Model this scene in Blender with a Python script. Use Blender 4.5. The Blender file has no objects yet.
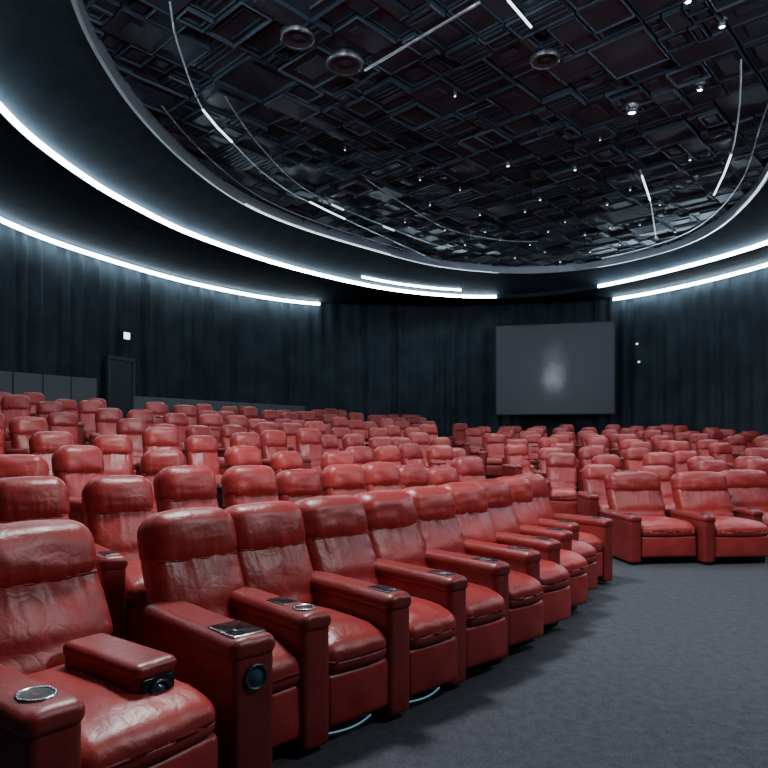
import bpy, math, random
from mathutils import Vector, Matrix, noise
random.seed(7)
S = bpy.context.scene
COL = S.collection
R = math.radians
F_PX, HZ, CAMZ = 650.0, 440.0, 1.6

# ------------------------------------------------------------------ materials
def new_mat(name):
    m = bpy.data.materials.new(name); m.use_nodes = True
    nt = m.node_tree
    return m, nt, nt.nodes['Principled BSDF']

def simple(name, col, rough=.5, metal=0, emit=None, es=0, spec=.5):
    m, nt, b = new_mat(name)
    b.inputs['Base Color'].default_value = (*col, 1)
    b.inputs['Roughness'].default_value = rough
    b.inputs['Metallic'].default_value = metal
    b.inputs['Specular IOR Level'].default_value = spec
    if emit:
        b.inputs['Emission Color'].default_value = (*emit, 1)
        b.inputs['Emission Strength'].default_value = es
    return m

def leather(name, c1, c2):
    m, nt, b = new_mat(name); N = nt.nodes; L = nt.links
    tc = N.new('ShaderNodeTexCoord'); oi = N.new('ShaderNodeObjectInfo')
    n1 = N.new('ShaderNodeTexNoise'); n1.inputs['Scale'].default_value = 5; n1.inputs['Detail'].default_value = 4
    n2 = N.new('ShaderNodeTexNoise'); n2.inputs['Scale'].default_value = 14; n2.inputs['Detail'].default_value = 6; n2.inputs['Distortion'].default_value = 1.2
    v = N.new('ShaderNodeTexVoronoi'); v.inputs['Scale'].default_value = 170
    for t in (n1, n2, v): L.new(tc.outputs['Object'], t.inputs['Vector'])
    # creases: warped cell borders
    vm = N.new('ShaderNodeVectorMath'); vm.operation = 'MULTIPLY_ADD'; vm.inputs[1].default_value = (.2, .2, .2)
    L.new(n1.outputs['Color'], vm.inputs[0]); L.new(tc.outputs['Object'], vm.inputs[2])
    vc = N.new('ShaderNodeTexVoronoi'); vc.feature = 'DISTANCE_TO_EDGE'; vc.inputs['Scale'].default_value = 15
    L.new(vm.outputs[0], vc.inputs['Vector'])
    cr = N.new('ShaderNodeMapRange'); cr.inputs['From Max'].default_value = .22; cr.interpolation_type = 'SMOOTHSTEP'
    L.new(vc.outputs['Distance'], cr.inputs['Value'])
    add = N.new('ShaderNodeMath'); add.operation = 'MULTIPLY_ADD'; add.inputs[1].default_value = .3
    L.new(oi.outputs['Random'], add.inputs[0]); L.new(n1.outputs['Fac'], add.inputs[2])
    r = N.new('ShaderNodeValToRGB'); e = r.color_ramp.elements
    e[0].position = .3; e[0].color = (*c1, 1); e[1].position = .9; e[1].color = (*c2, 1)
    L.new(add.outputs[0], r.inputs['Fac']); L.new(r.outputs['Color'], b.inputs['Base Color'])
    b0 = N.new('ShaderNodeBump'); b0.inputs['Strength'].default_value = .12; b0.inputs['Distance'].default_value = .005
    b1 = N.new('ShaderNodeBump'); b1.inputs['Strength'].default_value = .22; b1.inputs['Distance'].default_value = .008
    b2 = N.new('ShaderNodeBump'); b2.inputs['Strength'].default_value = .14; b2.inputs['Distance'].default_value = .002
    L.new(cr.outputs['Result'], b0.inputs['Height'])
    L.new(n2.outputs['Fac'], b1.inputs['Height']); L.new(v.outputs['Distance'], b2.inputs['Height'])
    L.new(b0.outputs['Normal'], b1.inputs['Normal'])
    L.new(b1.outputs['Normal'], b2.inputs['Normal']); L.new(b2.outputs['Normal'], b.inputs['Normal'])
    b.inputs['Roughness'].default_value = .39
    return m

def noisy(name, c1, c2, scale, rough=.9, bump=0, detail=4, mottle=0, metal=0, spec=None):
    m, nt, b = new_mat(name); N = nt.nodes; L = nt.links
    tc = N.new('ShaderNodeTexCoord')
    n1 = N.new('ShaderNodeTexNoise'); n1.inputs['Scale'].default_value = scale; n1.inputs['Detail'].default_value = detail
    L.new(tc.outputs['Object'], n1.inputs['Vector'])
    r = N.new('ShaderNodeValToRGB'); e = r.color_ramp.elements
    e[0].position = .35; e[0].color = (*c1, 1); e[1].position = .68; e[1].color = (*c2, 1)
    src = n1.outputs['Fac']
    if mottle:
        n2 = N.new('ShaderNodeTexNoise'); n2.inputs['Scale'].default_value = mottle; n2.inputs['Detail'].default_value = 9; n2.inputs['Roughness'].default_value = .75
        L.new(tc.outputs['Object'], n2.inputs['Vector'])
        mx = N.new('ShaderNodeMath'); mx.operation = 'MULTIPLY_ADD'; mx.inputs[1].default_value = .55
        sb = N.new('ShaderNodeMath'); sb.operation = 'MULTIPLY_ADD'; sb.inputs[1].default_value = .7; sb.inputs[2].default_value = -.13
        L.new(n1.outputs['Fac'], sb.inputs[0]); L.new(n2.outputs['Fac'], mx.inputs[0]); L.new(sb.outputs[0], mx.inputs[2]); src = mx.outputs[0]
    L.new(src, r.inputs['Fac']); L.new(r.outputs['Color'], b.inputs['Base Color'])
    b.inputs['Roughness'].default_value = rough
    b.inputs['Specular IOR Level'].default_value = spec if spec is not None else (.25 if rough > .5 else .6)
    b.inputs['Metallic'].default_value = metal
    if bump:
        bn = N.new('ShaderNodeBump'); bn.inputs['Strength'].default_value = bump; bn.inputs['Distance'].default_value = .006
        L.new(n1.outputs['Fac'], bn.inputs['Height']); L.new(bn.outputs['Normal'], b.inputs['Normal'])
    return m

M = {}
M['leather'] = leather('red_leather', (.185, .014, .014), (.37, .036, .032))
M['leather2'] = leather('red_leather_arm', (.14, .012, .012), (.245, .025, .023))
M['black'] = simple('black_plastic', (.008, .008, .01), .35)
M['grille'] = simple('speaker_cone_grey', (.035, .038, .044), .5)
M['gloss'] = simple('glossy_black_glass', (.01, .012, .015), .12)
M['blue_gloss'] = simple('blue_tinted_control', (.03, .085, .12), .2)
M['chrome'] = simple('chrome', (.55, .57, .6), .25, 1)
M['brushed'] = simple('brushed_metal', (.62, .65, .7), .32, .75)
M['dark_metal'] = simple('dark_metal', (.12, .125, .14), .35, .8)
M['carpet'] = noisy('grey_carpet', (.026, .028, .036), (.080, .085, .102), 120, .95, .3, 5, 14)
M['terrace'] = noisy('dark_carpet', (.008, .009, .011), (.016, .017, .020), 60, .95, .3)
M['curtain'] = noisy('dark_curtain', (.012, .018, .023), (.025, .035, .044), 1.2, .75)
M['soffit'] = noisy('dark_soffit', (.016, .023, .030), (.024, .033, .042), 2, .9, spec=.1)
M['ceil'] = noisy('ceiling_panel_grey', (.022, .033, .046), (.046, .064, .086), .8, .42, 0, 4, 0, .15)
M['ceil_rim_highlight'] = noisy('ceiling_rim_painted_highlight', (.06, .082, .105), (.13, .165, .205), 1.5, .40, 0, 4, 0, .4)  # lighter metal than the plates; edge highlights are put into this colour
M['void'] = simple('ceiling_void', (.005, .006, .008), .9)
M['led'] = simple('led_white', (.8, .9, 1), .5, 0, (.66, .86, 1), 34)
M['led_thin'] = simple('led_thin', (.8, .9, 1), .5, 0, (.85, .92, 1), 3)
M['led_dim'] = simple('led_dim', (.8, .9, 1), .5, 0, (.75, .88, 1), 1.6)
M['lamp'] = simple('lamp_glow', (.9, .95, 1), .5, 0, (.9, .95, 1), 20)
M['lamp_dim'] = simple('lamp_glow_dim', (.9, .95, 1), .5, 0, (.85, .92, 1), 6)
M['cyan'] = simple('cyan_floor_light', (.3, .7, .8), .5, 0, (.35, .8, .95), .3)
M['panel_grey'] = noisy('partition_fabric', (.06, .07, .08), (.09, .10, .11), 30, .9)
M['door'] = simple('dark_door', (.018, .022, .027), .6)
M['door_frame'] = simple('dark_door_frame', (.03, .036, .043), .6)
M['frame'] = simple('screen_frame', (.012, .012, .014), .5)

def screen_mat():
    m, nt, b = new_mat('screen_surface'); N = nt.nodes; L = nt.links
    tc = N.new('ShaderNodeTexCoord')
    nz_ = N.new('ShaderNodeTexNoise'); nz_.inputs['Scale'].default_value = 1.6; nz_.inputs['Detail'].default_value = 3
    L.new(tc.outputs['Object'], nz_.inputs['Vector'])
    wv = N.new('ShaderNodeVectorMath'); wv.operation = 'MULTIPLY_ADD'; wv.inputs[1].default_value = (.5, 0, .5)
    L.new(nz_.outputs['Color'], wv.inputs[0]); L.new(tc.outputs['Object'], wv.inputs[2])
    outs = []
    for loc, sc in (((.25, 0, .25), (.30, 1, .38)), ((.25, 0, .2), (1.5, 1, .75)), ((.25, 0, -.1), (2.0, 1, 1.5))):
        mp = N.new('ShaderNodeMapping'); mp.inputs['Location'].default_value = [-a * s for a, s in zip(loc, sc)]
        mp.inputs['Scale'].default_value = sc
        L.new(wv.outputs[0], mp.inputs['Vector'])
        g = N.new('ShaderNodeTexGradient'); g.gradient_type = 'SPHERICAL'
        L.new(mp.outputs['Vector'], g.inputs['Vector']); outs.append(g)
    a = N.new('ShaderNodeMath'); a.operation = 'MULTIPLY_ADD'; a.inputs[1].default_value = .022; a.inputs[2].default_value = .013
    L.new(outs[0].outputs['Fac'], a.inputs[0])
    c = N.new('ShaderNodeMath'); c.operation = 'MULTIPLY_ADD'; c.inputs[1].default_value = .07
    L.new(outs[1].outputs['Fac'], c.inputs[0]); L.new(a.outputs[0], c.inputs[2])
    d = N.new('ShaderNodeMath'); d.operation = 'MULTIPLY_ADD'; d.inputs[1].default_value = .13
    L.new(outs[2].outputs['Fac'], d.inputs[0]); L.new(c.outputs[0], d.inputs[2])
    b.inputs['Base Color'].default_value = (.045, .05, .06, 1); b.inputs['Roughness'].default_value = .8
    b.inputs['Emission Color'].default_value = (.82, .88, 1, 1)
    L.new(d.outputs[0], b.inputs['Emission Strength'])
    return m
M['screen'] = screen_mat()

# ------------------------------------------------------------------ mesh helpers
class MB:
    def __init__(s): s.v = []; s.f = []
    def add(s, vs, fs):
        o = len(s.v); s.v += [tuple(v) for v in vs]; s.f += [tuple(i + o for i in f) for f in fs]; return s
    def build(s, name, mat, parent=None, smooth=False, loc=None):
        me = bpy.data.meshes.new(name); me.from_pydata(s.v, [], s.f); me.update()
        if smooth: me.polygons.foreach_set('use_smooth', [True] * len(me.polygons))
        me.materials.append(mat)
        o = bpy.data.objects.new(name, me); COL.objects.link(o)
        if parent: o.parent = parent
        if loc: o.location = loc
        return o
    def rbox(s, c, h, r, seg=(6, 6, 6), cs=3, f=None, rx=0, rz=0):
        """rounded box, centre c, half sizes h, edge radius r; f shapes points in the box's own frame"""
        ax = []
        for a in range(3):
            hh = h[a]; vals = [-hh + r * i / cs for i in range(cs)]
            inner = hh - r; n = max(1, seg[a])
            vals += [-inner + 2 * inner * i / n for i in range(n)]
            vals += [inner + r * i / cs for i in range(cs + 1)]
            ax.append(vals)
        idx = {}; vs = []; fs = []
        rot = Matrix.Rotation(rz, 3, 'Z') @ Matrix.Rotation(rx, 3, 'X')
        C = Vector(c)
        def vid(i, j, k):
            if (i, j, k) in idx: return idx[(i, j, k)]
            p = Vector((ax[0][i], ax[1][j], ax[2][k]))
            q = Vector([max(-(h[a] - r), min(h[a] - r, p[a])) for a in range(3)])
            d = p - q
            if d.length > 1e-9: p = q + d.normalized() * r
            if f: p = f(p)
            idx[(i, j, k)] = len(vs); vs.append(rot @ p + C); return len(vs) - 1
        n = [len(a) - 1 for a in ax]
        for i in range(n[0]):
            for j in range(n[1]):
                fs.append((vid(i, j, 0), vid(i, j + 1, 0), vid(i + 1, j + 1, 0), vid(i + 1, j, 0)))
                fs.append((vid(i, j, n[2]), vid(i + 1, j, n[2]), vid(i + 1, j + 1, n[2]), vid(i, j + 1, n[2])))
        for i in range(n[0]):
            for k in range(n[2]):
                fs.append((vid(i, 0, k), vid(i + 1, 0, k), vid(i + 1, 0, k + 1), vid(i, 0, k + 1)))
                fs.append((vid(i, n[1], k), vid(i, n[1], k + 1), vid(i + 1, n[1], k + 1), vid(i + 1, n[1], k)))
        for j in range(n[1]):
            for k in range(n[2]):
                fs.append((vid(0, j, k), vid(0, j, k + 1), vid(0, j + 1, k + 1), vid(0, j + 1, k)))
                fs.append((vid(n[0], j, k), vid(n[0], j + 1, k), vid(n[0], j + 1, k + 1), vid(n[0], j, k + 1)))
        return s.add(vs, fs)
    def lathe(s, prof, c, n=24, rot=None):
        vs = []; fs = []; C = Vector(c)
        for (r, z) in prof:
            for i in range(n):
                a = 2 * math.pi * i / n; p = Vector((r * math.cos(a), r * math.sin(a), z))
                vs.append((rot @ p if rot else p) + C)
        for k in range(len(prof) - 1):
            for i in range(n):
                j = (i + 1) % n
                fs.append((k * n + i, k * n + j, (k + 1) * n + j, (k + 1) * n + i))
        return s.add(vs, fs)
    def tube(s, pts, r, n=6):
        vs = []; fs = []; P = [Vector(p) for p in pts]
        for i, p in enumerate(P):
            t = (P[min(i + 1, len(P) - 1)] - P[max(i - 1, 0)]).normalized()
            u = t.cross(Vector((0, 0, 1)));  u = u.normalized() if u.length > 1e-6 else Vector((1, 0, 0))
            w = u.cross(t)
            for k in range(n):
                a = 2 * math.pi * k / n; vs.append(p + r * (math.cos(a) * u + math.sin(a) * w))
        for i in range(len(P) - 1):
            for k in range(n):
                j = (k + 1) % n
                fs.append((i * n + k, i * n + j, (i + 1) * n + j, (i + 1) * n + k))
        fs.append(tuple(range(n))[::-1]); fs.append(tuple((len(P) - 1) * n + k for k in range(n)))
        return s.add(vs, fs)

def thing(name, label, cat, loc=(0, 0, 0), rz=0, group=None):
    o = bpy.data.objects.new(name, None); COL.objects.link(o)
    o.empty_display_size = .2
    o.location = loc; o.rotation_euler = (0, 0, rz)
    return tag(o, label, cat, group)
def tag(o, label, cat, group=None):
    o['label'] = label; o['category'] = cat
    if group: o['group'] = group
    return o
def struct(o): o['kind'] = 'structure'; return o
def dup(root, loc, rz, label, group=None, scale=None):
    r = root.copy(); COL.objects.link(r); r.location = loc; r.rotation_euler = (0, 0, rz); r['label'] = label
    if group: r['group'] = group
    if scale: r.scale = scale
    for ch in list(root.children):
        c = ch.copy(); COL.objects.link(c); c.parent = r
        for g in list(ch.children):
            d = g.copy(); COL.objects.link(d); d.parent = c
    return r

# ------------------------------------------------------------------ room plan
CEN = (2.2, 13.0)
def crom(P, per=14):
    out = []; n = len(P)
    for i in range(n):
        p0, p1, p2, p3 = [Vector(P[(i + k) % n]) for k in (-1, 0, 1, 2)]
        for t in [j / per for j in range(per)]:
            out.append(.5 * ((2 * p1) + (p2 - p0) * t + (2 * p0 - 5 * p1 + 4 * p2 - p3) * t * t + (3 * p1 - p0 - 3 * p2 + p3) * t ** 3))
    return out
class Loop:
    """closed plan curve sampled as a radius for every angle about CEN"""
    def __init__(s, P, smooth=0):
        pts = crom(P); s.tab = [0] * 720
        n = len(pts)
        for q in range(720):
            a = q / 720 * 2 * math.pi; d = Vector((math.cos(a), math.sin(a)))
            for i in range(n):
                p, e = pts[i] - Vector(CEN), pts[(i + 1) % n] - pts[i]
                den = d.x * e.y - d.y * e.x
                if abs(den) < 1e-12: continue
                t = (p.x * e.y - p.y * e.x) / den; u = (p.x * d.y - p.y * d.x) / den
                if t > 0 and -1e-6 <= u <= 1 + 1e-6: s.tab[q] = t; break
            else: s.tab[q] = s.tab[q - 1]
        for _ in range(smooth):
            T = s.tab; s.tab = [sum(T[(q + k) % 720] for k in range(-6, 7)) / 13 for q in range(720)]
    def r(s, a):
        q = (a / (2 * math.pi) * 720) % 720; i = int(q); f = q - i
        return s.tab[i % 720] * (1 - f) + s.tab[(i + 1) % 720] * f
    def pt(s, a, dr=0):
        r = s.r(a) + dr; return Vector((CEN[0] + r * math.cos(a), CEN[1] + r * math.sin(a)))
WALL = Loop([(-9.8, 12), (-9.6, 16.3), (-8.4, 19.7), (-6.4, 23), (-3.3, 25.7), (1, 26.6), (4.6, 26.4), (8.9, 25.1), (11.9, 20.4), (13, 14), (12.5, 8), (9, 0), (2, -3.5), (-5, -2), (-9, 5)])
INNER = Loop([(-6.4, 10.8), (-6.4, 12.9), (-6.0, 15.1), (-5, 17.75), (-2.7, 21.1), (.6, 24), (4.3, 25), (7.7, 23.3), (10.7, 18.2), (11.2, 12), (9, 6), (3, 2.5), (-3, 4), (-5.8, 8)])
RING = Loop([(-4.23, 8.9), (-4.40, 10.0), (-4.5, 11.5), (-4.31, 13.7), (-3.61, 16.3), (-2.35, 18.3), (-.13, 20.6), (2.31, 22.6), (6.2, 23.2), (9.2, 20.2), (9.15, 16.5), (8.0, 13.0), (6.2, 9), (3, 5.8), (-.8, 5.4), (-3.3, 6.8)], 6)
ZS, ZR = 7.06, 7.62
def inside(x, y, margin=.8):
    a = math.atan2(y - CEN[1], x - CEN[0])
    return math.hypot(x - CEN[0], y - CEN[1]) < WALL.r(a) - margin

def sweep(mb, loop, a0, a1, prof, n, caps=True):
    """prof: closed list of (dr, z)"""
    vs = []; fs = []; k = len(prof)
    for i in range(n + 1):
        a = a0 + (a1 - a0) * i / n
        for dr, z in prof:
            p = loop.pt(a, dr); vs.append((p.x, p.y, z))
    for i in range(n):
        for j in range(k):
            jj = (j + 1) % k
            fs.append((i * k + j, i * k + jj, (i + 1) * k + jj, (i + 1) * k + j))
    if caps: fs.append(tuple(range(k))[::-1]); fs.append(tuple(n * k + j for j in range(k)))
    return mb.add(vs, fs)

# floor
mb = MB(); N = 180
mb.add([(*WALL.pt(2 * math.pi * i / N, .1), 0) for i in range(N)], [tuple(range(N))])
struct(mb.build('floor', M['carpet']))
# pleated curtain walls
def curtain(name, a0, a1, n):
    mb = MB(); vs = []; fs = []; zs = (0, 3.5, 7.3)
    for i in range(n + 1):
        a = a0 + (a1 - a0) * i / n; arc = a * 13
        ph = arc * 12 + 3.4 * noise.noise(Vector((arc * .8, 0, 0)))
        s = math.sin(ph)
        dr = .075 * (abs(s) ** .7 * (1 if s > 0 else -1)) * (.7 + 1.1 * noise.noise(Vector((arc * 1.7, 3, 0)))) + .11 * noise.noise(Vector((arc * .9, 9, 0)))
        for z in zs:
            p = WALL.pt(a, dr); vs.append((p.x, p.y, z))
    for i in range(n):
        for j in range(2):
            fs.append((i * 3 + j, i * 3 + j + 1, (i + 1) * 3 + j + 1, (i + 1) * 3 + j))
    mb.add(vs, fs); return struct(mb.build(name, M['curtain'], smooth=True))
curtain('wall_right', R(-45), R(62), 900)
curtain('wall_back', R(62), R(118), 640)
curtain('wall_left', R(118), R(225), 960)
curtain('wall_front', R(225), R(315), 300)

# ceiling: outer soffit, sloping band, panel field
def bridge(name, la, za, lb, zb, mat, n=180, dra=0, drb=0):
    vs = []; fs = []
    for i in range(n):
        a = 2 * math.pi * i / n
        p, q = la.pt(a, dra), lb.pt(a, drb); vs += [(p.x, p.y, za), (q.x, q.y, zb)]
    for i in range(n):
        j = (i + 1) % n; fs.append((2 * i, 2 * i + 1, 2 * j + 1, 2 * j))
    return struct(MB().add(vs, fs).build(name, mat, smooth=True))
bridge('ceiling', INNER, ZS, WALL, ZS + .04, M['soffit'], drb=.25)
bridge('ceiling', RING, ZR, INNER, ZS + .12, M['soffit'])
lip = MB(); sweep(lip, INNER, 0, 2 * math.pi, [(-.02, ZS - .02), (.10, ZS - .02), (.10, ZS + .13), (-.02, ZS + .13)], 180, False)
struct(lip.build('trim_1', M['soffit']))
rg = MB(); sweep(rg, RING, 0, 2 * math.pi, [(-.035, ZR - .06), (.035, ZR - .06), (.035, ZR + .22), (-.035, ZR + .22)], 240, False)
struct(rg.build('trim_2', M['brushed']))
mb = MB(); mb.add([(*RING.pt(2 * math.pi * i / N, .5), 8.15) for i in range(N)], [tuple(range(N))])
struct(mb.build('ceiling', M['void']))

cells = []
def split(x0, y0, x1, y1, d=0):
    w, h = x1 - x0, y1 - y0
    if (max(w, h) < random.uniform(.36, 1.35)) or d > 13:
        cells.append((x0, y0, x1, y1)); return
    t = random.uniform(.26, .74)
    if w > h * random.uniform(.6, 1.6): split(x0, y0, x0 + w * t, y1, d + 1); split(x0 + w * t, y0, x1, y1, d + 1)
    else: split(x0, y0, x1, y0 + h * t, d + 1); split(x0, y0 + h * t, x1, y1, d + 1)
split(-13, -13, 13, 13)
ca, sa = math.cos(R(47)), math.sin(R(47))
pan = MB(); rims = MB()
def slab(x0, y0, x1, y1, z0, z1, b=0, m=None):
    """plate from z0 (underside) up to z1; b bevels the lower edges so they catch light"""
    P = []
    for z, q in ((z0, b), (z0 + b, 0), (z1, 0)):
        for x, y in ((x0 + q, y0 + q), (x1 - q, y0 + q), (x1 - q, y1 - q), (x0 + q, y1 - q)):
            P.append((CEN[0] + ca * x - sa * y, CEN[1] + sa * x + ca * y, z))
    fs = [(0, 3, 2, 1)]
    for o in ((0, 4) if b else (4,)):
        for i in range(4): fs.append((o + i, o + (i + 1) % 4, o + 4 + (i + 1) % 4, o + 4 + i))
    if not b: fs[0] = (4, 7, 6, 5)
    (m or pan).add(P, fs)
def rim(x0, y0, x1, y1, t, z0, z1, keep=4):
    """raised border; keep < 4 leaves some sides off so panels differ"""
    b = .004; m = rims if random.random() < .33 else pan
    sides = [(x0, y0, x1, y0 + t), (x0, y1 - t, x1, y1), (x0, y0 + t, x0 + t, y1 - t), (x1 - t, y0 + t, x1, y1 - t)]
    random.shuffle(sides)
    for q in sides[:keep]: slab(*q, z0, z1, b, m)
for (x0, y0, x1, y1) in cells:
    cx, cy = (x0 + x1) / 2, (y0 + y1) / 2
    wx, wy = CEN[0] + ca * cx - sa * cy, CEN[1] + sa * cx + ca * cy
    a = math.atan2(wy - CEN[1], wx - CEN[0])
    if math.hypot(wx - CEN[0], wy - CEN[1]) > RING.r(a) + .2: continue
    g = .016; x0 += g; y0 += g; x1 -= g; y1 -= g
    zb = 7.79 + random.uniform(0, .11); k = random.random(); mn = min(x1 - x0, y1 - y0); kp = random.choice((1, 2, 2, 3, 4))
    if mn < .14: slab(x0, y0, x1, y1, zb - .045, zb + .08, .01, rims if random.random() < .14 else pan); continue
    if k < .22:
        slab(x0, y0, x1, y1, zb, zb + .1); rim(x0, y0, x1, y1, .016, zb - .045, zb, 4)
        q = mn * .24; slab(x0 + q, y0 + q, x1 - q, y1 - q, zb - .03, zb, .012)
    elif k < .36:
        slab(x0, y0, x1, y1, zb + .03, zb + .12); rim(x0, y0, x1, y1, .015, zb - .04, zb + .03, 4)
        q = mn * .2; rim(x0 + q, y0 + q, x1 - q, y1 - q, .014, zb - .01, zb + .03, kp)
    elif k < .74:
        slab(x0, y0, x1, y1, zb - .015, zb + .08, .01)
        rim(x0, y0, x1, y1, .014, zb - .045, zb - .015, kp)
        if random.random() < .4:
            q = mn * .3; slab(x0 + q, y0 + q, x0 + q + mn * .3, y1 - q, zb - .035, zb - .015, .008)
    else:
        slab(x0, y0, x1, y1, zb, zb + .08); rim(x0, y0, x1, y1, .014, zb - .04, zb, kp)
        for s in range(int((x1 - x0 - .06) / .11)):
            slab(x0 + .05 + s * .11, y0 + .05, x0 + .095 + s * .11, y1 - .05, zb - .03, zb, .005)
struct(pan.build('ceiling', M['ceil'])); struct(rims.build('ceiling', M['ceil_rim_highlight']))

# light strips in the two coves
def strip(loop, a0, a1, dr, z, hh, label, n, mat='led', name='light_strip', cat='light strip', hw=.03):
    mb = MB(); sweep(mb, loop, R(a0), R(a1), [(dr - hw, z - hh), (dr + hw, z - hh), (dr + hw, z + hh), (dr - hw, z + hh)], n)
    tag(mb.build(name, M[mat]), label, cat)
strip(INNER, 80, 250, -.06, ZS + .04, .048, 'long curved white light strip on the upper left ceiling edge, nearest the camera', 110)
strip(INNER, 86.5, 107.5, -.5, ZS + .17, .03, 'short curved white light strip just above the far end of the longest strip', 30, hw=.025)
strip(INNER, -60, 62, -.06, ZS + .04, .048, 'curved white light strip on ceiling edge at right, the upper of two there', 90)
strip(WALL, 110.5, 215, -.30, ZS - .08, .05, 'curved white light strip along top of left curtain, below the longer strip', 90)
strip(WALL, -40, 61, -.30, ZS - .08, .05, 'curved white light strip above right curtain, starting beside the screen', 80)
strip(RING, 104, 149, -.045, ZR - .06, .018, 'thin glowing band imitating a reflection on the metal ceiling ring, left of centre', 50, 'led_dim', hw=.02)  # emissive band stands in for the bright reflection along the ring
strip(RING, 8, 30, -.045, ZR - .06, .016, 'thin glowing band imitating a reflection on the metal ceiling ring at right edge', 30, 'led_dim', hw=.02)  # same on the right: a reflection on the ring made to glow
for a0, a1, dr, lab in ((90, 196, -1.75, 'long thin curved metal track on ceiling, third in from the left rim'),
                        (98, 190, -.45, 'long thin curved metal track on ceiling, hugging the left rim'),
                        (-20, 60, -.55, 'long thin curved metal track on ceiling, hugging the right rim'),
                        (70, 140, -3.4, 'long thin curved metal track across the middle of the ceiling')):
    strip(RING, a0, a1, dr, ZR + .09, .010, lab, 70, 'brushed', 'ceiling_track', 'ceiling track', hw=.012)
for a0, a1, dr, lab in ((128, 133, -1.75, 'short lit dash on the third ceiling track from the left rim'),
                        (108, 112, -1.75, 'short lit dash on ceiling track, farther from camera of two')):
    strip(RING, a0, a1, dr, ZR + .06, .014, lab, 10, 'led_dim', 'light_dash', 'light', hw=.016)

# ------------------------------------------------------------------ ceiling fittings
def cp(px, py, z=7.6):
    d = (z - CAMZ) * F_PX / (HZ - py); return Vector(((px - 384) / F_PX * d, d, z))
def rail(pix, lit, label, z=7.66, r=.03):
    base = cp(*pix[0], z); t = thing('ceiling_rail', label, 'ceiling rail', base)
    P = [cp(x, y, z) - base for x, y in pix]
    Q = []
    for i in range(len(P) - 1):
        p0 = P[max(0, i - 1)]; p1 = P[i]; p2 = P[i + 1]; p3 = P[min(len(P) - 1, i + 2)]
        for j in range(6):
            u = j / 6; Q.append(.5 * ((2 * p1) + (p2 - p0) * u + (2 * p0 - 5 * p1 + 4 * p2 - p3) * u * u + (3 * p1 - p0 - 3 * p2 + p3) * u ** 3))
    Q.append(P[-1])
    MB().tube(Q, r).build('rail', M['brushed'], t, True)
    for seg in lit:
        a = [cp(x, y, z - .02) - base for x, y in seg]
        MB().tube(a, .02).build('light_segment', M['led_thin'], t, True)
rail([(170, 2), (178, 45), (203, 110), (232, 142), (258, 168), (290, 192), (330, 212), (380, 235), (440, 262)],
     [[(203, 110), (217, 127), (232, 142)], [(310, 202), (330, 212), (345, 219)]], 'curved metal rail with two lit segments along left of panelled ceiling', r=.016)
rail([(741, 60), (739, 110), (731, 155), (714, 195)], [[(731, 155), (724, 174), (714, 195)]], 'short curved rail near right ceiling edge with lit lower end', r=.016)
rail([(640, 170), (650, 200), (656, 238)], [[(642, 176), (650, 200)]], 'short bent rail on ceiling right of centre', r=.016)
rail([(365, 70), (480, 2)], [], 'long straight pale metal bar across panelled ceiling near top', 7.68, .024)
rail([(508, 0), (531, 27)], [[(508, 0), (531, 27)]], 'short bright lit bar at top of the ceiling', r=.02)

def speaker(px, py, r, label):
    p = cp(px, py, 7.74); t = thing('ceiling_speaker', label, 'speaker', p)
    MB().lathe([(r, .1), (r, .0), (r * .95, -.012), (r * .88, -.006), (r * .85, .012)], (0, 0, 0), 32).build('ring', M['dark_metal'], t, True)
    MB().lathe([(r * .85, .012), (r * .62, .028), (r * .45, .045), (r * .33, .028), (r * .18, .012), (.001, .008)], (0, 0, 0), 32).build('cone', M['grille'], t, True)
speaker(345, 66, .31, 'round black ceiling speaker with grey ring, the lower of a close pair')
speaker(298, 40, .27, 'round black ceiling speaker, the upper left of a close pair')
speaker(545, 62, .24, 'round dark ceiling speaker right of the long pale bar')
SP = [(632, 113, .07), (700, 90, .045), (722, 27, .045), (688, 2, .045), (575, 170, .035), (508, 166, .04), (607, 205, .03), (560, 262, .035),
      (455, 96, .024), (540, 200, .03), (690, 160, .03), (420, 180, .024), (480, 215, .03), (620, 245, .03),
      (530, 245, .03), (585, 235, .03), (660, 205, .03), (500, 240, .03), (445, 230, .025), (465, 245, .025), (548, 232, .025), (430, 205, .022),
      (345, 150, .02), (640, 225, .025), (515, 258, .03), (590, 252, .03), (485, 232, .025), (565, 222, .025), (675, 232, .028),
      (600, 140, .02), (460, 190, .02), (525, 212, .025), (405, 222, .02), (610, 228, .025), (545, 252, .025), (630, 190, .022)]
for i, (px, py, r) in enumerate(SP):
    p = cp(px, py, 7.725)
    if i == 0: lab = 'brightest white spotlight in the dark panelled ceiling, above the right seats'
    elif i == 1: lab = 'bright white spotlight up and right of the brightest ceiling spotlight'
    else: lab = 'tiny white pinpoint spotlight set among dark ceiling panels'
    t = thing('ceiling_spotlight', lab, 'spotlight', p, 0, None if i < 2 else 'pinpoint ceiling spotlights')
    MB().lathe([(r * 1.3, .08), (r * 1.3, 0), (r * 1.0, -.010), (r * .85, .006)], (0, 0, 0), 20).build('housing', M['dark_metal'], t, True)
    MB().lathe([(r * .85, .002), (r * .5, -.010), (.001, -.016)], (0, 0, 0), 20).build('lens', M['lamp'] if i < 4 else M['lamp_dim'], t, True)

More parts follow.
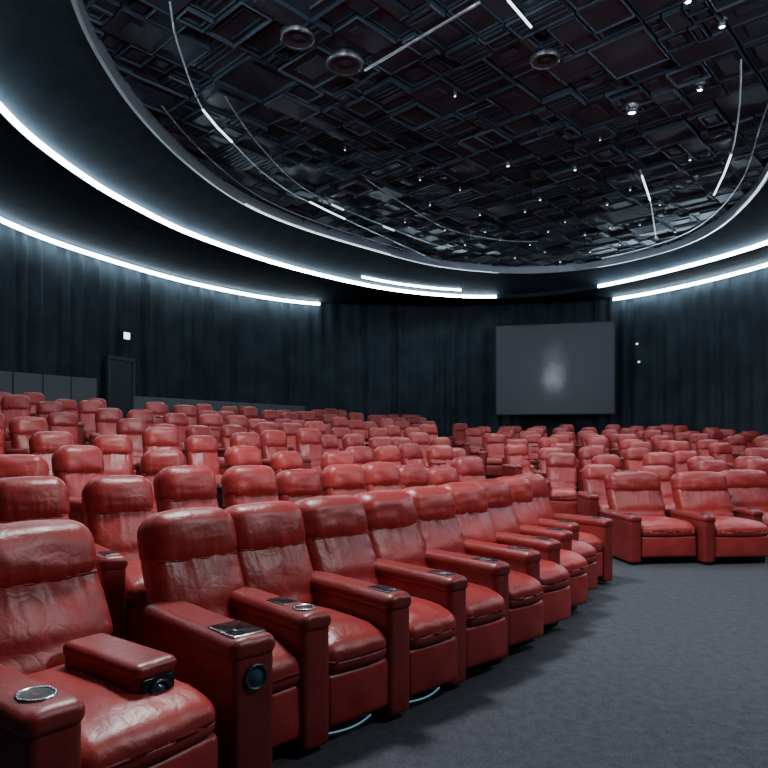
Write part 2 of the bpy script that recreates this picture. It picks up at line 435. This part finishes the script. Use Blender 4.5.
# ------------------------------------------------------------------ terraces
def clip(P, nx, ny, c):
    out = []; n = len(P)
    for i in range(n):
        a, b = P[i], P[(i + 1) % n]; da = a[0] * nx + a[1] * ny - c; db = b[0] * nx + b[1] * ny - c
        if da >= 0: out.append(a)
        if (da >= 0) != (db >= 0):
            t = da / (da - db); out.append((a[0] + (b[0] - a[0]) * t, a[1] + (b[1] - a[1]) * t))
    return out
WP = [tuple(WALL.pt(2 * math.pi * i / N, .02)) for i in range(N)]
def level(mb, P, z0, z1):
    n = len(P)
    mb.add([(x, y, z0) for x, y in P] + [(x, y, z1) for x, y in P],
           [tuple(range(n, 2 * n))] + [(i, (i + 1) % n, n + (i + 1) % n, n + i) for i in range(n)])
NROW, NRIGHT = 8, 11
SX, SY = 1.20, 1.11; SV = .806 * SX + .592 * SY          # step from one row of the left bank to the next
def koff(k): return k - .17 if k else 0
def ldz(k): return 0 if k == 0 else .21 * k - .055
def rdz(j): return .10 * j
def ry(j): return 9.0 + 1.34 * j
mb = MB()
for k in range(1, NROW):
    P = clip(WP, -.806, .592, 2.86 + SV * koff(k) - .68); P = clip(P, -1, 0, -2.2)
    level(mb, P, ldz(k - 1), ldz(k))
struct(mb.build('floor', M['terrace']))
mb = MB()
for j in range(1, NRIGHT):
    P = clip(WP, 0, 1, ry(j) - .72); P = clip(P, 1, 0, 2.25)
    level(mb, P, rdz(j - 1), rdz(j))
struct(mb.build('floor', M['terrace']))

# ------------------------------------------------------------------ recliners
AW = .158
def nz(x, y, z=0): return noise.noise(Vector((x, y, z)))
def sm(t): t = max(0, min(1, t)); return t * t * (3 - 2 * t)
def vent(m, c, r, mat='blue_gloss'):
    rot = Matrix.Rotation(R(90), 3, 'X')
    MB().lathe([(r, -.01), (r * 1.02, .01), (r * .9, .016), (r * .8, .008), (r * .78, 0)], c, 28, rot).build('vent_ring', M['dark_metal'], m, True)
    MB().lathe([(r * .8, .003), (r * .5, .006), (r * .4, .012), (.001, .014)], c, 28, rot).build('vent', M[mat], m, True)
def add_arm(t, x, aw=AW, style='panel', ext=0, ah=0):
    hy = .39 + ext / 2; cy = -.16 - ext / 2; fy = cy - hy; T = .672 - ah
    m = MB().rbox((x, cy, .345 - ah / 2), (aw / 2, hy, .315 - ah / 2), .034, (4, 8, 6), 4).build('arm', M['leather2'], t, True)
    MB().rbox((x, cy - .005, T), (aw / 2 + .010, hy + .007, .048), .044, (6, 14, 2), 6,
              lambda p: Vector((p.x, p.y, p.z + (.008 * (1 - (p.x / aw * 2) ** 2) if p.z > 0 else 0) + .004 * nz(p.x * 12, p.y * 10, 3)))).build('arm_pad', M['leather2'], m, True)
    T += .004
    if style in ('cup', 'both'):
        MB().lathe([(.058, .0), (.060, .008), (.053, .011), (.047, .006), (.046, .0)], (x, fy + .11, T + .048), 28).build('cup_holder', M['chrome'], m, True)
        MB().lathe([(.047, .003), (.04, .002), (.001, .001)], (x, fy + .11, T + .051), 24).build('cup_well', M['black'], m, True)
    if style in ('panel', 'both'):
        y = fy + (.13 if style == 'panel' else .29)
        MB().rbox((x, y, T + .050), (.050, .080, .006), .005, (2, 2, 1), 2).build('panel_rim', M['dark_metal'], m, True)
        MB().rbox((x, y, T + .053), (.045, .075, .005), .004, (2, 2, 1), 2).build('control_panel', M['gloss'], m, True)
    if style == 'tablet':
        MB().rbox((x, fy + .16, T + .050), (.083, .120, .007), .006, (2, 2, 1), 2).build('panel_rim', M['chrome'], m, True)
        MB().rbox((x, fy + .16, T + .054), (.077, .114, .005), .004, (2, 2, 1), 2).build('control_panel', M['gloss'], m, True)
        vent(m, (x, fy - .001, .55), .058)
    return m

def make_recliner(w, seed, style, label, far_arm=False, light=True, aw=AW, console=False, ext=0, gap=.002, tray=False, ah=0):
    t = thing('recliner', label, 'recliner', (0, 0, 0), 0, 'red leather cinema recliners')
    cw = w / 2 - AW / 2
    MB().rbox((0, .0, .045), (w / 2 - .04, .40, .045), .012, (1, 1, 1), 2).build('plinth', M['black'], t, True)
    MB().rbox((0, .0, .23), (cw + .01, .42, .15), .03, (4, 6, 3), 3).build('base', M['leather2'], t, True)
    hx = cw - .004
    def fc(p):
        x, y, z = p
        if z > 0:
            b = (1 - (x / hx) ** 2) * (1 - (y / .37) ** 2)
            z += .038 * max(0, b) ** .7 + .005 * nz(x * 7 + seed, y * 7) + .003 * nz(x * 18, y * 6 + seed)
            z -= .035 * sm((-y - .22) / .15)
            z -= .005 * sm((abs(x) / hx - .35) / .6) * max(0, nz(x * 3, y * 26 + seed, 2)) * 2
        if y < -.28: y -= .016 * (1 - (x / hx) ** 2) + .004 * nz(x * 10, z * 14, seed)
        return Vector((x, y, z))
    MB().rbox((0, -.17, .455), (hx, .37, .092), .06, (26, 30, 3), 6, fc).build('seat_cushion', M['leather'], t, True)
    def ff(p):
        x, y, z = p
        if y < 0: y -= .014 * (1 - (x / hx) ** 2) * (1 - (z / .15) ** 2) + .004 * nz(x * 8 + seed, z * 8)
        return Vector((x, y, z))
    MB().rbox((0, -.487, .235), (hx, .045, .14), .028, (16, 2, 8), 4, ff).build('footrest', M['leather'], t, True)
    bw = w / 2 - gap
    def fb(p):
        x, y, z = p
        if y < 0:
            b = max(0, 1 - (x / bw) ** 2) * max(0, 1 - (z / .33) ** 2)
            y -= .042 * b
            y += .007 * nz(x * 5 + seed, z * 6, 1) + .003 * nz(x * 14 + seed, z * 5, 2)
            g = sm((z + .02) / .26)
            y += .009 * g * nz(x * 15 + 2 * z, seed, 5 + z * 2.0) + .006 * g * nz(x * 32, seed, 6 + z * 4)
            e = sm((abs(x) / bw - .4) / .5); y += .006 * e * nz(x * 4, z * 20 + seed, 3)
            y += .012 * math.exp(-((z + .10 + .03 * nz(x * 3, seed)) / .05) ** 2)
        return Vector((x * (1 - .05 * (z < -.1)), y, z))
    MB().rbox((0, .270, .685), (bw - .012, .10, .32), .065, (40, 3, 28), 5, fb, rx=R(-23)).build('backrest', M['leather'], t, True)
    hw_ = bw
    def fh(p):
        x, y, z = p
        b = max(0, 1 - (x / hw_) ** 2)
        if y < 0:
            y -= .042 * b ** .7 * max(0, 1 - (z / .19) ** 2)
            g = sm((-z + .03) / .16)
            y += .006 * nz(x * 7 + seed, z * 8, 4) + .009 * g * nz(x * 17, seed, 7 + z * 2) + .005 * g * nz(x * 34, seed, 3 + z * 3)
            y += .004 * nz(x * 5, z * 18 + seed, 9)
        if z > 0: z += .014 * b + .005 * nz(x * 9, y * 9, seed)
        e = abs(x / hw_) ** 4.5
        return Vector((x, y * (1 - .13 * e), z * (1 - .18 * e)))
    h_ = MB().rbox((0, .390, 1.012), (hw_, .126, .168), .105, (40, 2, 12), 7, fh, rx=R(-15)).build('headrest', M['leather'], t, True)
    rot = Matrix.Rotation(R(-15), 3, 'X'); P = []
    for i in range(19):
        u = -1 + i / 9; P.append(rot @ Vector((u * (hw_ - .05), -.112 - .014 * (1 - u * u), -.118 - .008 * (1 - u * u))) + Vector((0, .390, 1.012)))
    MB().tube(P, .006).build('seam', M['leather2'], h_, True)
    add_arm(t, -w / 2, aw, style, ext, ah)
    if far_arm: add_arm(t, w / 2, aw, style, 0, ah)
    if light:
        P = [Vector((-w / 2 + .12 + (w - .22) * i / 8, -.40 - .045 * math.sin(math.pi * i / 8), .012)) for i in range(9)]
        MB().tube(P, .0045).build('floor_light', M['cyan'], t, True)
    if console:
        cx, cy, cz = .115, -.165, .590
        c = MB().rbox((cx, cy, cz - .01), (.088, .225, .080), .025, (5, 8, 4), 3).build('console', M['leather2'], t, True)
        MB().rbox((cx, cy, cz + .062), (.096, .232, .036), .032, (6, 10, 2), 5).build('console_pad', M['leather2'], c, True)
        MB().rbox((cx, cy - .226, cz - .018), (.070, .008, .055), .006, (2, 1, 2), 2).build('console_face', M['gloss'], c, True)
        vent(c, (cx, cy - .233, cz - .018), .042)
    if tray:
        MB().tube([(w / 2 - .02, -.1, .6), (w / 2 - .02, -.1, .80), (w / 2 - .10, -.16, .84)], .014).build('tray_post', M['black'], t, True)
        MB().rbox((w / 2 - .18, -.2, .85), (.14, .10, .012), .01, (1, 1, 1), 2).build('tray_table', M['gloss'], t, True)
    return t

def facing(th): return Vector((math.sin(th), -math.cos(th)))
def front(n, k=0):
    k_ = koff(k)
    p = Vector((-.41 + .353 * (n - .5) - SX * k_, 3.36 + .487 * (n - .5) + SY * k_))
    if k == 0: p += Vector((.806, -.592)) * .16 * max(-.2, 1 - ((n - 4) / 4.5) ** 2)
    return p
def theta(n): return R(44 - .9 * n)
ORD = ('first second third fourth fifth sixth seventh eighth ninth tenth eleventh twelfth thirteenth fourteenth fifteenth sixteenth seventeenth eighteenth '
       'nineteenth twentieth twenty-first twenty-second twenty-third twenty-fourth twenty-fifth twenty-sixth twenty-seventh twenty-eighth twenty-ninth thirtieth '
       'thirty-first thirty-second thirty-third thirty-fourth thirty-fifth').split()
YS = {1: 1.07, 2: 1.15, 3: 1.18, 4: 1.2, 5: 1.2, 6: 1.16, 7: 1.08, 8: .98}
def put(o, n, k=0):
    th = theta(n); ys = YS.get(n, 1.0)
    p = front(n, k) - facing(th) * (.55 - .42 * (ys - 1))
    o.location = (p.x, p.y, ldz(k)); o.rotation_euler = (0, 0, th); o.scale = (1, ys, 1)

P_ = .606
s1 = make_recliner(.72, 3.1, 'cup', 'widest red recliner nearest the camera, with a boxy console on its seat', console=True, light=False, aw=.18)
s1.location = (-1.415, 2.88, 0); s1.rotation_euler = (0, 0, R(54)); s1.scale = (1.10, 1.28, 1)
s2 = make_recliner(.74 * P_ + .03, 8.2, 'tablet', 'red recliner behind the wide arm that carries a tablet and round vent', aw=.215, ext=.15, gap=-.05, light=False)
put(s2, .14)
FR = 'red leather recliner, %s from the camera in the front row along the carpet'
protos = [make_recliner(P_, 11.3, 'both', FR % 'third', aw=.18), make_recliner(P_, 23.7, 'panel', FR % 'fourth', aw=.175), make_recliner(P_, 37.9, 'panel', FR % 'fifth', light=False, aw=.17)]
for i in range(3): put(protos[i], i + 1)
pr4 = make_recliner(P_, 44.1, 'panel', FR % 'sixth', light=False, aw=.165, gap=.014); put(pr4, 4)
pr5 = make_recliner(P_, 47.7, 'panel', FR % 'seventh', light=False, aw=.165, gap=.02); put(pr5, 5)
for n in range(6, 8):
    o = dup(pr4 if n == 6 else pr5, (0, 0, 0), 0, FR % ORD[n + 1]); put(o, n)
last = make_recliner(P_, 51.3, 'panel', 'red leather recliner at the far end of the front row along the carpet', far_arm=True, light=False, gap=.02); put(last, 8)
rear = [make_recliner(P_, 61.3, 'panel', '', light=False, gap=.04), make_recliner(P_, 71.3, 'panel', '', light=False, gap=.035),
        make_recliner(P_, 83.3, 'cup', '', light=False, gap=.04, tray=True)]
wide = [make_recliner(.92, 91.3, 'panel', '', gap=.06, ah=.06, light=False), make_recliner(.92, 97.1, 'panel', '', gap=.06, ah=.06, light=False)]
rear += wide
used = [False] * 5
def place(px_, py_, z, th, label, scale=(1, 1, 1), i=None):
    if i is None: i = random.choice((0, 0, 0, 1, 1, 1, 2))
    if not used[i]:
        used[i] = True; o = rear[i]; o.location = (px_, py_, z); o.rotation_euler = (0, 0, th); o['label'] = label; o.scale = scale
        return o
    return dup(rear[i], (px_, py_, z), th, label, None, scale)
def side_table(x, y, z, th, label):
    t = thing('side_table', label, 'side table', (x, y, z), th, 'black side tables among the recliners')
    MB().rbox((0, 0, .03), (.16, .16, .03), .012, (1, 1, 1), 2).build('base', M['black'], t, True)
    MB().rbox((0, 0, .36), (.10, .10, .32), .015, (1, 1, 1), 2).build('pedestal', M['black'], t, True)
    MB().rbox((0, 0, .70), (.21, .19, .022), .015, (1, 1, 1), 2).build('tabletop', M['gloss'], t, True)
cnt = 0
U = random.uniform
for k in range(1, NROW):
    spots = []
    step = 1.10 if k == 1 else 1.19
    for q in range(-14, 45):
        n = (q + .45 * (k % 2)) * step; th = theta(n); p = front(n, k) - facing(th) * .55
        if p.x > 1.70 or p.y < 1 or not inside(p.x, p.y, .9): continue
        px = 384 + F_PX * p.x / p.y
        if px < -55: continue
        spots.append((p, th))
    spots.reverse()
    i = 0; since = 0
    for p, th in spots:
        f = facing(th); p = p + f * (U(-.20, .16) if k > 1 else U(-.06, .04)); since += 1
        if k > 1 and since > 4 and U(0, 1) < .24:
            if k < 6: side_table(p.x, p.y, ldz(k), th, 'black side table in %s row of left bank, after %s recliner from the centre aisle' % (ORD[k], ORD[max(0, i - 1)]))
            since = 0; continue
        s = U(.87, .95) if k > 1 else U(.96, 1.0)
        place(p.x, p.y, ldz(k), th + R(U(-22, 14) if k > 1 else U(-8, 4)), 'red recliner in %s row of left bank, %s from the centre aisle' % (ORD[k], ORD[i]), (s, s, U(.90, 1.04))); cnt += 1; i += 1
for j in range(NRIGHT):
    x = 3.60 if j == 0 else 3.30 + .3 * (j % 2) - .065 * j
    i = 0; since = 0
    while True:
        y = ry(j) + (-.1 if j == 0 else U(-.18, .18)) + (.6 if (j == 0 and i > 1) else 0)
        if x > .62 * y + .6 or not inside(x, y, .62): break
        since += 1
        if 0 < j and since > 3 and U(0, 1) < .24:
            if j < 7: side_table(x, y, rdz(j), 0, 'black side table in %s row of right bank, after %s recliner from the centre aisle' % (ORD[j], ORD[max(0, i - 1)]))
            since = 0; x += .62; continue
        lab = 'red recliner in %s row of right bank, %s from the centre aisle' % ('front' if j == 0 else ORD[j], ORD[i])
        if j == 0: place(x, y, 0, R(6 + U(-3, 3)), lab, (1, 1.05, .96), 3 + i % 2)
        else: place(x, y, rdz(j), R(6 + U(-22, 18)), lab, (1.04, 1.0, U(.90, 1.0)))
        cnt += 1
        x += (.95 if j == 0 else .82 + U(0, .20)); i += 1
print('rear recliners', cnt)

# ------------------------------------------------------------------ screen, partition, door, signs
pL, pR = Vector((4.42, 25.65)), Vector((8.75, 24.65))
mid = (pL + pR) / 2; ang = math.atan2(pR.y - pL.y, pR.x - pL.x); W2 = (pR - pL).length / 2
z0, z1 = 2.6, 6.1
t = thing('projection_screen', 'large grey projection screen on the back curtain showing a faint pale glow', 'screen', (mid.x, mid.y, (z0 + z1) / 2), ang)
hz = (z1 - z0) / 2
MB().rbox((0, 0, 0), (W2 - .02, .012, hz - .02), .004, (1, 1, 1), 1).build('projection_surface', M['screen'], t)
fr = MB()
for c, h in (((0, .01, hz), (W2 + .02, .03, .02)), ((0, .01, -hz), (W2 + .02, .03, .02)), ((W2, .01, 0), (.02, .03, hz)), ((-W2, .01, 0), (.02, .03, hz))):
    fr.rbox(c, h, .006, (1, 1, 1), 1)
fr.build('frame', M['frame'], t)
for s in (-1, 1): MB().tube([(s * W2 * .7, .03, hz), (s * W2 * .7, .03, 7.1 - (z0 + z1) / 2)], .012).build('cable', M['frame'], t)

th = math.atan2(.505, .37); zt = ldz(NROW - 1)
KP = koff(NROW - 1) + .82
def part_pt(m): return Vector((-.41 + .37 * m - SX * KP, 3.36 + .505 * m + SY * KP))
ms = []; m = .2
while m < 7.0: ms.append(m); m += 1.02
nfirst = len(ms)
m = 9.0
while m < 18: ms.append(m); m += 1.25
for i, m in enumerate(ms):
    p = part_pt(m + .5)
    hh = .80 if i < nfirst else .62
    lab = ('grey upholstered partition panel left of the dark door, %s of its run' % (ORD[i] + ' from left')) if i < nfirst else ('low grey partition panel right of the dark door, %s of its run' % (ORD[i - nfirst] + ' from left'))
    t = thing('partition_panel', lab, 'partition', (p.x, p.y, zt), th, 'grey partition panels behind the last row')
    MB().rbox((0, 0, hh + .05), (.31 if i < nfirst else .385, .035, hh), .02, (1, 1, 1), 2).build('panel', M['panel_grey'], t, True)
    for sx in (-.24, .24): MB().rbox((sx, 0, .03), (.03, .1, .03), .006, (1, 1, 1), 1).build('foot', M['black'], t)

def wall_at(px):
    best = None
    for i in range(2000):
        a = R(60 + 130 * i / 2000) if px < 500 else R(10 + 60 * i / 2000); p = WALL.pt(a)
        e = abs(384 + F_PX * p.x / p.y - px)
        if best is None or e < best[0]: best = (e, a)
    a = best[1]; p = WALL.pt(a, -.24); q = WALL.pt(a + .01, -.24); tg = (p - q).normalized()
    return p, math.atan2(tg.y, tg.x)
p, a = wall_at(116)
d = struct(MB().rbox((0, 0, 1.3), (.42, .03, 1.3), .01, (1, 1, 1), 1).build('door_1', M['door'])); d.location = (p.x, p.y, zt); d.rotation_euler = (0, 0, a)
f = MB()
f.rbox((-.47, 0, 1.33), (.05, .06, 1.33), .01, (1, 1, 1), 1); f.rbox((.47, 0, 1.33), (.05, .06, 1.33), .01, (1, 1, 1), 1); f.rbox((0, 0, 2.66), (.52, .06, .05), .01, (1, 1, 1), 1)
f.build('door_frame', M['door_frame'], d)
MB().tube([(.33, -.05, 1.0), (.33, -.05, 1.3)], .015).build('door_handle', M['dark_metal'], d)
def wall_light(px, py, hw, hh, label):
    p, a = wall_at(px); z = CAMZ + (HZ - py) * p.y / F_PX
    t = thing('wall_light', label, 'wall light', (p.x, p.y, z), a)
    MB().rbox((0, 0, 0), (hw + .03, .05, hh + .03), .01, (1, 1, 1), 1).build('housing', M['black'], t)
    MB().rbox((0, -.05, 0), (hw, .012, hh), .005, (1, 1, 1), 1).build('diffuser', M['led_thin'] if hw > .1 else M['led_dim'], t)
wall_light(121, 336, .11, .10, 'small square white light on left curtain above the dark door')
wall_light(639, 344, .04, .03, 'small dim light on curtain right of the screen, upper of two')
wall_light(641, 362, .04, .03, 'small dim light on curtain right of the screen, lower of two')

# ------------------------------------------------------------------ lights, camera, world
def area(name, loc, tgt, size, e, col=(.98, .98, 1)):
    l = bpy.data.lights.new(name, 'AREA'); l.energy = e; l.size = size; l.color = col
    o = bpy.data.objects.new(name, l); COL.objects.link(o); o.location = loc
    o.rotation_euler = (Vector(tgt) - Vector(loc)).to_track_quat('-Z', 'Y').to_euler()
def spot(loc, tgt, e, ang=110, r=.12):
    l = bpy.data.lights.new('spot', 'SPOT'); l.energy = e; l.spot_size = R(ang); l.spot_blend = .7; l.shadow_soft_size = r; l.color = (.98, .98, 1)
    o = bpy.data.objects.new('spot', l); COL.objects.link(o); o.location = loc
    o.rotation_euler = (Vector(tgt) - Vector(loc)).to_track_quat('-Z', 'Y').to_euler()
area('unseen_overhead_light', (-.9, 6.2, 6.5), (.2, 4.8, .4), 1.0, 500)
area('unseen_overhead_light', (4.4, 2.6, 6.0), (.2, 5.4, .6), 1.0, 140)  # added fill, out of frame, brightens the seat fronts
spot((3.4, 4.9, 6.2), (3.5, 6.2, 0), 380, 58, .3)
area('unseen_ceiling_fill', (-1.5, 3.4, 6.0), (3.2, 15, 8.2), .8, 220, (.74, .87, 1))  # added out of frame to graze the ceiling panels; no fitting here
area('unseen_ceiling_fill', (6.5, 5.0, 5.9), (3.0, 14, 8.2), .8, 130, (.74, .87, 1))  # second added lamp raking the panels from the right, also unseen
for (px, py, r), e in zip(SP[:14], [620, 400, 230, 230, 380, 380, 360, 280, 320, 320, 360, 340, 320, 280]):
    p = cp(px, py, 7.64); spot((p.x, p.y, 7.62), (p.x, p.y, 0), e * .70, 95, .04)
spot((-3.2, 11, 7.5), (-4.2, 11.5, 0), 340, 105); spot((-2.2, 16, 7.5), (-2.6, 16, 0), 280, 105)
spot((8.3, 17.5, 7.5), (9.6, 18.5, 0), 320, 105)  # added lamp without a fitting, brightens the far right rows
w = bpy.data.worlds.new('World'); S.world = w; w.use_nodes = True
wn = w.node_tree
wn.nodes['Background'].inputs['Color'].default_value = (.02, .03, .04, 1)
wn.nodes['Background'].inputs['Strength'].default_value = .3
cam = bpy.data.cameras.new('camera'); cam.sensor_width = 36; cam.lens = F_PX / 768 * 36
cam.shift_y = (HZ - 384) / 768; cam.clip_end = 200
co = bpy.data.objects.new('camera', cam); COL.objects.link(co); co.location = (0, 0, CAMZ); co.rotation_euler = (R(90), 0, 0)
S.camera = co
